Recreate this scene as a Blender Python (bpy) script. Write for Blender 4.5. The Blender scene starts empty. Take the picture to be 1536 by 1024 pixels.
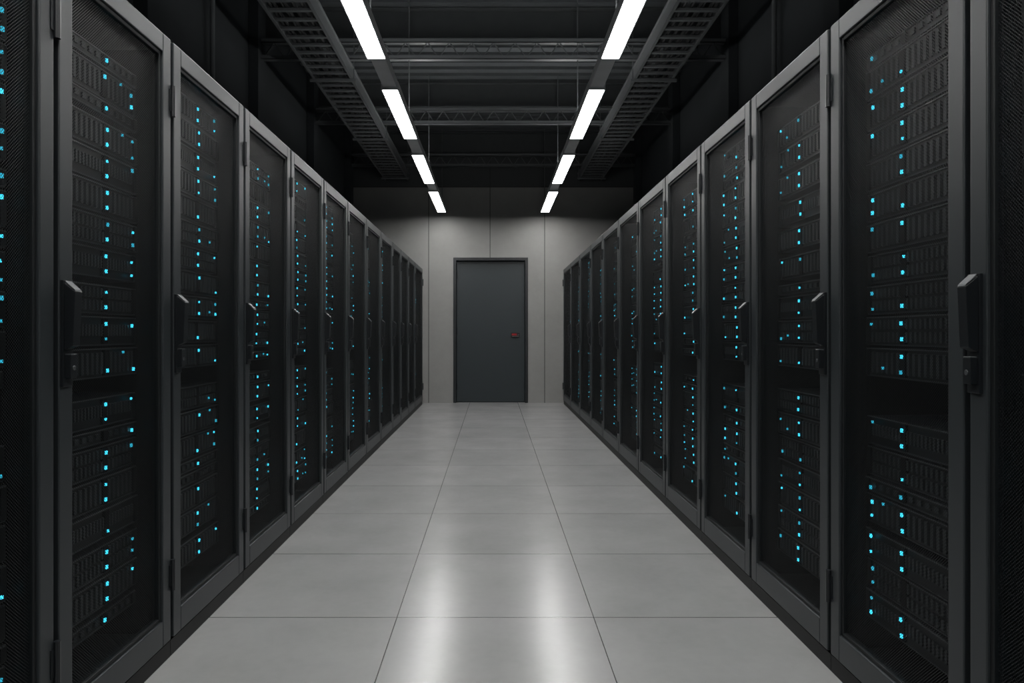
import bpy, bmesh, random, math
from mathutils import Vector
random.seed(11)
scene = bpy.context.scene
EYE=1.06; XF=1.055; WALLY=10.44; WX=2.19; CEIL=4.15; BACKY=-2.6

# ---------------- materials ----------------
def new_mat(name):
    m=bpy.data.materials.new(name); m.use_nodes=True
    nt=m.node_tree; b=nt.nodes["Principled BSDF"]
    return m,nt,b
def N(nt,t,**kw):
    n=nt.nodes.new(t)
    for k,v in kw.items(): setattr(n,k,v)
    return n
def math_node(nt,op,a,b=None,c=None):
    n=nt.nodes.new('ShaderNodeMath'); n.operation=op
    for i,v in enumerate((a,b,c)):
        if v is None: continue
        if isinstance(v,(int,float)): n.inputs[i].default_value=v
        else: nt.links.new(v,n.inputs[i])
    return n.outputs[0]
def plain(name,col,rough=.5,metal=0.,noise=0.15,scale=8.,spec=.5):
    m,nt,b=new_mat(name)
    b.inputs['Roughness'].default_value=rough
    b.inputs['Metallic'].default_value=metal
    b.inputs['Specular IOR Level'].default_value=spec
    tc=N(nt,'ShaderNodeTexCoord'); nz=N(nt,'ShaderNodeTexNoise')
    nz.inputs['Scale'].default_value=scale; nz.inputs['Detail'].default_value=4
    nt.links.new(tc.outputs['Object'],nz.inputs['Vector'])
    mx=N(nt,'ShaderNodeMix'); mx.data_type='RGBA'
    mx.inputs[6].default_value=(*[c*(1-noise) for c in col],1)
    mx.inputs[7].default_value=(*[c*(1+noise) for c in col],1)
    nt.links.new(nz.outputs['Fac'],mx.inputs[0])
    nt.links.new(mx.outputs[2],b.inputs['Base Color'])
    return m
def emis(name,col,s,sample=True):
    m,nt,b=new_mat(name)
    b.inputs['Base Color'].default_value=(*[c*.3 for c in col],1)
    b.inputs['Emission Color'].default_value=(*col,1)
    b.inputs['Emission Strength'].default_value=s
    if not sample: m.cycles.emission_sampling='NONE'
    return m

M_frame=plain('powder_coated_grey',(.027,.032,.035),.40,.0,.05,30)
M_body =plain('cabinet_black',(.006,.008,.009),.5,spec=.3)
M_lip  =plain('door_inner_lip',(.008,.010,.011),.5,spec=.4)  # inner step of the door frame, in a darker tone
M_plinth=plain('plinth_black',(.004,.005,.005),.5,spec=.3)
M_handle=plain('handle_black',(.009,.011,.013),.36)
M_handle2=plain('handle_steel_and_lit_top',(.06,.066,.07),.4)  # steel parts; also paints light onto the cabinet handle tops
M_srv  =plain('server_dark',(.008,.011,.0125),.45,spec=.35)
M_slat =plain('server_slat',(.034,.041,.044),.4,spec=.4)
M_edge =plain('server_edge',(.065,.074,.078),.35)
M_backing =plain('server_led_backing',(.003,.004,.005),.6,spec=.2)  # near-black raised strip behind the LEDs
M_led  =emis('led_cyan',(.03,.42,.60),3.1,False)
M_led2 =emis('led_cyan_dim',(.02,.32,.45),1.7,False)
M_tube =emis('light_diffuser',(1.,.99,.975),33.)
M_addglow   =emis('added_ceiling_glow',(1.,.99,.975),14.)  # added glow to brighten the ceiling, no such source seen
M_hous =plain('light_housing',(.50,.51,.52),.4)
M_steel=plain('ceiling_steel',(.13,.14,.145),.45)
M_tray =plain('tray_steel',(.15,.16,.165),.4,.3)
M_cable=plain('cable_black',(.015,.016,.017),.6)
M_ceil =plain('ceiling_dark',(.095,.104,.110),.8)
M_duct =plain('duct_dark',(.07,.077,.081),.55)
M_wallside=plain('wall_charcoal',(.040,.046,.051),.8,0,.25,2)
M_door =plain('door_slate',(.025,.034,.038),.42,0,.05,5)
M_dframe=plain('door_frame_black',(.012,.015,.017),.4)
M_red=emis('reader_red',(.35,.01,.015),.3,False)

# perforated metal
def perf():
    m,nt,b=new_mat('perforated_steel')
    b.inputs['Base Color'].default_value=(.009,.011,.012,1); b.inputs['Roughness'].default_value=.5
    b.inputs['Specular IOR Level'].default_value=.3
    tc=N(nt,'ShaderNodeTexCoord'); sp=N(nt,'ShaderNodeSeparateXYZ')
    nt.links.new(tc.outputs['Object'],sp.inputs[0])
    p=.008
    u=math_node(nt,'DIVIDE',sp.outputs[1],p); v=math_node(nt,'DIVIDE',sp.outputs[2],p)
    def d(off):
        a=math_node(nt,'SUBTRACT',math_node(nt,'FRACT',math_node(nt,'ADD',u,off+100)),.5)
        c=math_node(nt,'SUBTRACT',math_node(nt,'FRACT',math_node(nt,'ADD',v,off+100)),.5)
        return math_node(nt,'ADD',math_node(nt,'MULTIPLY',a,a),math_node(nt,'MULTIPLY',c,c))
    mn=math_node(nt,'MINIMUM',d(0),d(.5))
    hole=math_node(nt,'LESS_THAN',mn,.315**2)
    tr=N(nt,'ShaderNodeBsdfTransparent'); mx=N(nt,'ShaderNodeMixShader')
    nt.links.new(hole,mx.inputs[0]); nt.links.new(b.outputs[0],mx.inputs[1]); nt.links.new(tr.outputs[0],mx.inputs[2])
    nt.links.new(mx.outputs[0],nt.nodes['Material Output'].inputs[0])
    return m
M_perf=perf()

def floor_mat():
    m,nt,b=new_mat('floor_tiles_concrete')
    tc=N(nt,'ShaderNodeTexCoord'); sp=N(nt,'ShaderNodeSeparateXYZ')
    nt.links.new(tc.outputs['Object'],sp.inputs[0])
    T=.735
    def line(o,off,hw):
        f=math_node(nt,'FRACT',math_node(nt,'DIVIDE',math_node(nt,'ADD',o,off+T*100),T))
        e=math_node(nt,'ABSOLUTE',math_node(nt,'SUBTRACT',f,.5))
        return math_node(nt,'GREATER_THAN',e,.5-hw/T), math_node(nt,'FLOOR',math_node(nt,'DIVIDE',math_node(nt,'ADD',o,off+T*100),T))
    lx,ix=line(sp.outputs[0],.360,.0018); ly,iy=line(sp.outputs[1],-2.55,.0019)
    seam=math_node(nt,'MAXIMUM',lx,ly)
    cb=N(nt,'ShaderNodeCombineXYZ'); nt.links.new(ix,cb.inputs[0]); nt.links.new(iy,cb.inputs[1])
    wn=N(nt,'ShaderNodeTexWhiteNoise'); nt.links.new(cb.outputs[0],wn.inputs['Vector'])
    n1=N(nt,'ShaderNodeTexNoise'); n1.inputs['Scale'].default_value=2.5; n1.inputs['Detail'].default_value=6; n1.inputs['Roughness'].default_value=.6
    n2=N(nt,'ShaderNodeTexNoise'); n2.inputs['Scale'].default_value=30; n2.inputs['Detail'].default_value=3
    nt.links.new(tc.outputs['Object'],n1.inputs['Vector']); nt.links.new(tc.outputs['Object'],n2.inputs['Vector'])
    s=math_node(nt,'ADD',math_node(nt,'MULTIPLY',n1.outputs['Fac'],.9),math_node(nt,'MULTIPLY',n2.outputs['Fac'],.2))
    s=math_node(nt,'ADD',s,math_node(nt,'MULTIPLY',wn.outputs['Value'],.12))
    cm=N(nt,'ShaderNodeMix'); cm.data_type='RGBA'; nt.links.new(s,cm.inputs[0])
    cm.inputs[6].default_value=(.235,.238,.238,1); cm.inputs[7].default_value=(.365,.367,.366,1)
    mx=N(nt,'ShaderNodeMix'); mx.data_type='RGBA'; nt.links.new(seam,mx.inputs[0]); nt.links.new(cm.outputs[2],mx.inputs[6]); mx.inputs[7].default_value=(.03,.03,.03,1)
    nt.links.new(mx.outputs[2],b.inputs['Base Color'])
    r=math_node(nt,'ADD',math_node(nt,'MULTIPLY',n1.outputs['Fac'],.06),.205)
    nt.links.new(r,b.inputs['Roughness'])
    b.inputs['Specular IOR Level'].default_value=.52
    return m
M_floor=floor_mat()

def endwall_mat():
    m,nt,b=new_mat('concrete_wall_panels')
    tc=N(nt,'ShaderNodeTexCoord'); sp=N(nt,'ShaderNodeSeparateXYZ')
    nt.links.new(tc.outputs['Object'],sp.inputs[0])
    def ln(o,c,w): return math_node(nt,'LESS_THAN',math_node(nt,'ABSOLUTE',math_node(nt,'SUBTRACT',o,c)),w)
    s=ln(sp.outputs[0],-.989,.005)
    for c in (-.05,.785): s=math_node(nt,'MAXIMUM',s,ln(sp.outputs[0],c,.005))
    s=math_node(nt,'MAXIMUM',s,ln(sp.outputs[2],3.30,.007))
    n1=N(nt,'ShaderNodeTexNoise'); n1.inputs['Scale'].default_value=2.2; n1.inputs['Detail'].default_value=8; n1.inputs['Roughness'].default_value=.7
    nt.links.new(tc.outputs['Object'],n1.inputs['Vector'])
    cr=N(nt,'ShaderNodeMix'); cr.data_type='RGBA'
    cr.inputs[6].default_value=(.235,.234,.226,1); cr.inputs[7].default_value=(.355,.353,.341,1)
    nt.links.new(n1.outputs['Fac'],cr.inputs[0])
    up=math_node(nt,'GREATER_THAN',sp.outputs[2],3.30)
    m2=N(nt,'ShaderNodeMix'); m2.data_type='RGBA'; nt.links.new(up,m2.inputs[0]); nt.links.new(cr.outputs[2],m2.inputs[6]); m2.inputs[7].default_value=(.07,.075,.078,1)  # dimness of the upper wall put into the colour above the seam
    mx=N(nt,'ShaderNodeMix'); mx.data_type='RGBA'; nt.links.new(s,mx.inputs[0]); nt.links.new(m2.outputs[2],mx.inputs[6]); mx.inputs[7].default_value=(.04,.04,.04,1)
    nt.links.new(mx.outputs[2],b.inputs['Base Color']); b.inputs['Roughness'].default_value=.75
    return m
M_end=endwall_mat()

# ---------------- mesh builder ----------------
class MB:
    def __init__(s,sx=1): s.v=[];s.f=[];s.mi=[];s.mats=[];s.sx=sx
    def m(s,mat):
        if mat not in s.mats: s.mats.append(mat)
        return s.mats.index(mat)
    def box(s,x0,x1,y0,y1,z0,z1,mat):
        if x0>x1:x0,x1=x1,x0
        if y0>y1:y0,y1=y1,y0
        if z0>z1:z0,z1=z1,z0
        a,b=(x0,x1) if s.sx>0 else (-x1,-x0)
        n=len(s.v)
        s.v+=[(a,y0,z0),(b,y0,z0),(b,y1,z0),(a,y1,z0),(a,y0,z1),(b,y0,z1),(b,y1,z1),(a,y1,z1)]
        s.f+=[(n,n+3,n+2,n+1),(n+4,n+5,n+6,n+7),(n,n+1,n+5,n+4),(n+1,n+2,n+6,n+5),(n+2,n+3,n+7,n+6),(n+3,n,n+4,n+7)]
        s.mi+=[s.m(mat)]*6
    def hexa(s,pts,mat):
        n=len(s.v); s.v+=[(p[0]*s.sx,p[1],p[2]) for p in pts]
        F=[(0,3,2,1),(4,5,6,7),(0,1,5,4),(1,2,6,5),(2,3,7,6),(3,0,4,7)]
        if s.sx<0: F=[tuple(reversed(q)) for q in F]
        s.f+=[tuple(n+i for i in q) for q in F]; s.mi+=[s.m(mat)]*6
    def bar(s,p,q,r,mat,k=8):
        p=Vector(p);q=Vector(q);d=(q-p).normalized()
        a=d.orthogonal().normalized();b=d.cross(a);n=len(s.v)
        for c in (p,q):
            for i in range(k):
                t=2*math.pi*i/k; w=c+r*(math.cos(t)*a+math.sin(t)*b); s.v.append((w.x*s.sx,w.y,w.z))
        fs=[(n+i,n+(i+1)%k,n+k+(i+1)%k,n+k+i) for i in range(k)]
        fs+=[tuple(n+i for i in reversed(range(k))),tuple(n+k+i for i in range(k))]
        if s.sx<0: fs=[tuple(reversed(f)) for f in fs]
        s.f+=fs; s.mi+=[s.m(mat)]*len(fs)
    def obj(s,name,parent=None,bevel=0,seg=2,loc=(0,0,0)):
        me=bpy.data.meshes.new(name); me.from_pydata(s.v,[],s.f)
        for mt in s.mats: me.materials.append(mt)
        me.polygons.foreach_set('material_index',s.mi); me.update()
        o=bpy.data.objects.new(name,me); scene.collection.objects.link(o)
        o.location=loc
        if parent: o.parent=parent
        if bevel:
            b=o.modifiers.new('bevel','BEVEL'); b.width=bevel; b.segments=seg; b.limit_method='ANGLE'
        return o
def empty(name,loc):
    e=bpy.data.objects.new(name,None); e.empty_display_size=.2; e.location=loc
    scene.collection.objects.link(e); return e

# ---------------- room ----------------
b=MB(); b.box(-WX-.2,WX+.2,BACKY-.2,WALLY+.3,-.1,0,M_floor); b.obj('floor')
b=MB(); b.box(-WX-.2,-WX,BACKY,WALLY,0,CEIL,M_wallside); b.obj('wall_left')
b=MB(); b.box(WX,WX+.2,BACKY,WALLY,0,CEIL,M_wallside); b.obj('wall_right')
b=MB(); b.box(-WX-.2,WX+.2,BACKY-.2,BACKY,0,CEIL,M_wallside); b.obj('wall_back')
DX0,DX1,DZ=-.612,.53,2.22
b=MB()
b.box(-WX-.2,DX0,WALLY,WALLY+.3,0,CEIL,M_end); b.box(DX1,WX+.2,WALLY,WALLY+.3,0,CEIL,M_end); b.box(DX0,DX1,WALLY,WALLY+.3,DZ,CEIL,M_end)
b.obj('wall_end')
b=MB(); b.box(-WX-.2,WX+.2,BACKY-.2,WALLY+.3,CEIL,CEIL+.15,M_ceil)
y=BACKY+.1
while y<WALLY-.1:
    b.box(-WX,WX,y,y+.10,CEIL-.035,CEIL,M_ceil); y+=.2
b.obj('ceiling')

# door
d=empty('door_1',((DX0+DX1)/2,WALLY,0)); hw=(DX1-DX0)/2
b=MB(); t=.045
b.box(-hw,-hw+t,-.012,.14,0,DZ,M_dframe); b.box(hw-t,hw,-.012,.14,0,DZ,M_dframe); b.box(-hw+t,hw-t,-.012,.14,DZ-t,DZ,M_dframe)
b.obj('door_frame',d,.003)
b=MB(); b.box(-hw+t+.003,hw-t-.003,.075,.12,.008,DZ-t-.004,M_door); b.obj('door_leaf',d,.003)
b=MB(); b.box(-hw+t,hw-t,.121,.135,0,DZ-t,M_dframe); b.obj('door_stop',d)
b=MB(); cx=hw-.19
b.box(cx-.07,cx+.07,.06,.076,1.005,1.075,M_handle); b.box(cx-.055,cx+.02,.054,.061,1.03,1.06,M_red)
b.bar((cx+.045,.06,1.04),(cx+.045,0.02,1.04),.009,M_handle2); b.bar((cx+.05,.02,1.015),(cx-.05,.02,1.012),.007,M_handle2)
b.obj('lock_handle',d,.002)
b=MB()
for z in (.25,1.1,1.95): b.bar((-hw+t+.002,.065,z-.05),(-hw+t+.002,.065,z+.05),.010,M_handle)
b.obj('hinges',d)

# ---------------- cabinets ----------------
TOP=2.02; BOT=.055
def cabinet(s,y0,y1,handle='near',c2f=.885):
    g=.003; y0+=g; y1-=g; yc=(y0+y1)/2; w=y1-y0; h=w/2; hd=h-.007
    e=empty('server_cabinet',(s*XF,yc,0))
    b=MB(s)
    b.box(.034,1.03,-h,-h+.022,BOT,TOP-.012,M_body); b.box(.034,1.03,h-.022,h,BOT,TOP-.012,M_body)
    b.box(.034,1.03,-h+.022,h-.022,TOP-.04,TOP-.012,M_body); b.box(.034,1.03,-h+.022,h-.022,BOT,BOT+.03,M_body)
    b.box(1.01,1.03,-h+.022,h-.022,BOT+.03,TOP-.04,M_body)
    b.obj('carcass',e,.002)
    b=MB(s); b.box(.006,1.0,-h-.002,h+.002,0,BOT-.003,M_plinth); b.obj('plinth',e)
    b=MB(s); st=.052; tr=.060; br=.085
    b.box(0,.03,-hd,-hd+st,BOT+.004,TOP,M_frame); b.box(0,.03,hd-st,hd,BOT+.004,TOP,M_frame)
    b.box(0,.03,-hd+st,hd-st,TOP-tr,TOP,M_frame); b.box(0,.03,-hd+st,hd-st,BOT+.004,BOT+br,M_frame)
    b.obj('door_frame',e,.003)
    b=MB(s); l=.012
    zi0,zi1=BOT+br,TOP-tr; yi=hd-st
    b.box(.007,.028,-yi,-yi+l,zi0,zi1,M_lip); b.box(.007,.028,yi-l,yi,zi0,zi1,M_lip)
    b.box(.007,.028,-yi+l,yi-l,zi1-l,zi1,M_lip); b.box(.007,.028,-yi+l,yi-l,zi0,zi0+l,M_lip)
    b.obj('door_inner_lip',e,.002)
    me=bpy.data.meshes.new('perforated_panel')
    x=.016*s; a=yi-l+.002; z0=zi0+l-.002; z1=zi1-l+.002
    me.from_pydata([(x,-a,z0),(x,a,z0),(x,a,z1),(x,-a,z1)],[],[(0,1,2,3)]); me.materials.append(M_perf)
    o=bpy.data.objects.new('perforated_panel',me); scene.collection.objects.link(o); o.parent=e
    near=handle!='far'
    if handle:
        hy=(-hd+.022) if near else (hd-.022)
        b=MB(s)
        b.box(-.008,.0,hy-.019,hy+.019,.93,1.19,M_handle)
        b.hexa([(-.028,hy-.014,1.03),(-.007,hy-.014,1.02),(-.007,hy+.014,1.02),(-.028,hy+.014,1.03),
                (-.034,hy-.014,1.162),(-.007,hy-.014,1.184),(-.007,hy+.014,1.184),(-.034,hy+.014,1.162)],M_handle)
        b.hexa([(-.0345,hy-.013,1.163),(-.009,hy-.013,1.184),(-.009,hy+.013,1.184),(-.0345,hy+.013,1.163),
                (-.032,hy-.013,1.168),(-.009,hy-.013,1.189),(-.009,hy+.013,1.189),(-.032,hy+.013,1.168)],M_handle2)  # paler cap: light on the slanted top put into colour
        b.box(-.022,-.007,hy-.012,hy+.012,.95,1.008,M_handle); b.box(-.0225,-.007,hy-.011,hy+.011,1.006,1.010,M_handle2)  # lower block's thin top painted paler, as if lit
        b.bar((-.0222,hy,.975),(-.024,hy,.975),.006,M_handle2,12)
        b.obj('swing_handle',e,.002)
    b=MB(s); yh=(h-.003) if near else (-h+.003)
    for z in (.27,1.82):
        b.bar((-.005,yh,z-.05),(-.005,yh,z+.05),.008,M_handle,10)
        b.box(-.003,.0,yh-.018,yh-.002,z-.035,z+.035,M_handle)
    b.obj('hinges',e)
    b=MB(s)
    SW=h-.032
    z=.19; units=[]
    while z<1.88:
        if .84<z<.90: z=.93; continue
        u=random.choice([2,2,2,2,1,2]); hh=.0445*u
        if z<.85 and z+hh>.88: z=.93; continue
        units.append((z,hh,u)); z+=hh+ (0.005 if random.random()<.85 else .018)
    F=.105
    for z,hh,u in units:
        zt=z+hh-.003; jit=random.uniform(-.004,.004); f=F+jit
        b.box(f,.75,-SW,SW,z,zt,M_srv)
        b.box(f-.005,f,-SW,SW,zt-.0035,zt,M_edge)
        b.box(f-.003,f,-SW,SW,z,z+.004,M_slat)
        for sg in (-1,1): b.box(f-.006,f,sg*SW,sg*(SW-.018),z+.004,zt-.0035,M_srv)
        kind=random.choice('AAABBC')
        a0=-SW+.024;a1=SW-.024
        if u==1: kind='C'
        if kind=='A':
            n=20; p=(a1-a0)/n
            for i in range(n):
                c=a0+p*i
                b.box(f-.008,f,c+.15*p,c+.62*p,z+.012,zt-.012,M_slat)
        elif kind=='B':
            n=24; p=(a1-a0)/n; mid=(z+zt)/2
            for i in range(n):
                c=a0+p*i
                b.box(f-.007,f,c+.15*p,c+.6*p,z+.010,mid-.003,M_slat)
                b.box(f-.007,f,c+.15*p,c+.6*p,mid+.005,zt-.010,M_slat)
        else:
            n=30 if u==2 else 14; p=(a1-a0)/n; q=hh*.32
            for i in range(n):
                c=a0+p*i
                b.box(f-.006,f,c+.1*p,c+.6*p,z+q,zt-q*.8,M_slat)
        c1=-h+.64*w; c2=-h+c2f*w
        def led(c,zz,big,mat):
            r=.0043 if big else .003
            b.box(f-.013,f-.008,c-r*.8,c+r*.8,zz-r*1.25,zz+r*1.25,mat)
        b.box(f-.0085,f,c1-.011,c1+.011,z+.006,zt-.006,M_backing)
        rr=random.random
        for k in range(u):
            zc=z+.020+.0445*k
            if rr()<.82: led(c1+random.uniform(-.003,.003),zc,rr()<.8,M_led if rr()<.85 else M_led2)
            if rr()<.48: led(c2+random.uniform(-.003,.003),zc+random.uniform(-.006,.006),rr()<.45,M_led if rr()<.4 else M_led2)
            if rr()<.12: led(c2-.06,zc+.008,False,M_led2)
    b.obj('server_stack',e)
    return e

K=XF*1024
LB=[K/(740-x) for x in (85,258.5,367,436.5,486,522,550,571.5,589,601.5,613,622.5,634)]
RB=[K/(x-740) for x in (1450,1243.5,1125.5,1051,998,957.5,928,904,886,869.5,856,845)]
LB=[LB[0]-.68*k for k in (4,3,2,1)]+LB
RB=[RB[0]-.68*k for k in (4,3,2,1)]+RB
for i in range(len(LB)-1): cabinet(-1,LB[i],LB[i+1],c2f=.92 if i==3 else .885)
for i in range(len(RB)-1): cabinet(1,RB[i],RB[i+1],handle='far' if i==3 else (None if i==4 else 'near'))

# ---------------- lights ----------------
LH=EYE+1.8
segs=[(-2.3,-1.0),(-.6,.7),(1.25,2.6),(3.15,4.47),(5.05,6.31),(6.90,8.19),(8.69,10.13)]
for s in (-1,1):
    e=empty('linear_ceiling_light',(s*.765,4,LH))
    b=MB()
    for a,c in segs: b.box(-.056,.056,a-4,c-4,.0,.018,M_tube)
    b.obj('diffusers',e,.003)
    b=MB()
    for a,c in segs[:-1]: b.box(-.040,.040,a-4,c-4,.1005,.106,M_addglow)  # invented glow strips on the rails; none by the end wall, to keep it dim
    b.obj('added_ceiling_glow_strips',e)
    b=MB()
    for a,c in segs:
        b.box(-.064,-.0565,a-4-.01,c-4+.01,-.004,.06,M_hous); b.box(.0565,.064,a-4-.01,c-4+.01,-.004,.06,M_hous)
        b.box(-.0565,.0565,a-4-.01,a-4-.001,-.002,.02,M_hous); b.box(-.0565,.0565,c-4+.001,c-4+.01,-.002,.02,M_hous)
        b.box(-.0565,.0565,a-4-.01,c-4+.01,.019,.06,M_hous)
    b.box(-.045,.045,BACKY+.1-4,WALLY-.05-4,.061,.10,M_hous)
    for i in range(len(segs)-1):
        b.box(-.05,.05,segs[i][1]+.01-4,segs[i+1][0]-.01-4,.02,.061,M_hous)
    b.obj('housing_rail',e,.002)
    b=MB()
    for yy in (-1.6,.35,2.3,4.25,6.2,8.1,10.2): b.bar((0,yy-4,.10),(0,yy-4,CEIL-LH-.03),.005,M_steel,6)
    b.obj('suspension_rods',e)

# ---------------- beams, trays ----------------
BY=[-1.6,.35,2.3,4.25,6.2,8.1,10.15]
for yy in BY:
    e=empty('ceiling_truss',(0,yy,EYE+2.48))
    b=MB(); L=WX-.001
    for z in (0,.15):
        b.box(-L,L,-.03,.03,z,z+.006,M_steel); b.box(-L,L,-.03,-.024,z,z+.035,M_steel); b.box(-L,L,.024,.03,z,z+.035,M_steel)
    n=44; p=2*L/n
    for i in range(n):
        x0=-L+p*i; zz=(.02,.16) if i%2 else (.16,.02)
        b.bar((x0+.003,0,zz[0]),(x0+p-.003,0,zz[1]),.006,M_steel,6)
    b.obj('lattice_beam',e)
    e=empty('roof_joist',(0,yy+.25,CEIL-.04))
    b=MB(); b.box(-L,L,-.07,.07,-.30,-.285,M_duct); b.box(-L,L,-.01,.01,-.285,-.015,M_duct); b.box(-L,L,-.07,.07,-.015,0,M_duct)
    b.obj('i_beam',e,.002)
    for s in (-1,1):
        b=MB(s); b.box(2.10,WX-.001,yy-.10,yy+.10,0,CEIL-.04,M_wallside); b.obj('wall_pilaster',bevel=.004)
for s in (-1,1):
    TX=1.47
    e=empty('cable_tray',(s*TX,0,EYE+2.33))
    b=MB(s); a=.18; y0,y1=BACKY+.1,WALLY-.02
    for sg in (-1,1):
        b.box(sg*a-.002,sg*a+.002,y0,y1,0,.10,M_tray); b.box(sg*a,sg*(a-.022),y0,y1,0,.004,M_tray); b.box(sg*a,sg*(a+.016),y0,y1,.096,.10,M_tray)
    yy=y0+.1
    while yy<y1:
        b.box(-a+.002,a-.002,yy,yy+.03,.012,.03,M_tray); yy+=.15
    b.obj('ladder',e)
    b=MB(s)
    for k,x in enumerate((-.13,-.09,-.03,.03,.05,.11,.14)):
        b.bar((x,y0,.045),(x,y1,.045),.014,M_cable,8)
    b.obj('cables',e)
    b=MB(s)
    for yy in BY:
        for sg in (-1,1): b.bar((sg*(a+.012),yy+.06,.0),(sg*(a+.012),yy+.06,CEIL-(EYE+2.33)-.03),.005,M_steel,6)
        b.box(-a-.03,a+.03,yy+.045,yy+.075,-.022,-.001,M_tray)
    b.obj('hangers',e)
    b=MB(s)
    for k in range(3): b.bar((1.06+.05*k,BACKY+.1,EYE+2.70),(1.06+.05*k,WALLY-.02,EYE+2.70),.012,M_steel,8)
    b.obj('conduit_run')
    b=MB(s); b.bar((2.14,5.2,2.1),(2.14,5.2,CEIL-.04),.018,M_steel,10); b.bar((2.14,3.2,2.1),(2.14,3.2,CEIL-.04),.018,M_steel,10)
    b.obj('wall_conduit')

# ---------------- world, camera ----------------
w=bpy.data.worlds.new('world'); scene.world=w; w.use_nodes=True
w.node_tree.nodes['Background'].inputs[0].default_value=(.5,.6,.7,1); w.node_tree.nodes['Background'].inputs[1].default_value=.02
cam=bpy.data.cameras.new('camera'); co=bpy.data.objects.new('camera',cam); scene.collection.objects.link(co)
co.location=(0,0,EYE); co.rotation_euler=(math.pi/2,0,0); cam.lens=24; cam.sensor_width=36
cam.shift_x=28/1536; cam.shift_y=-12/1536; cam.clip_start=.05
scene.camera=co
scene.view_settings.view_transform='Standard'; scene.view_settings.look='None'
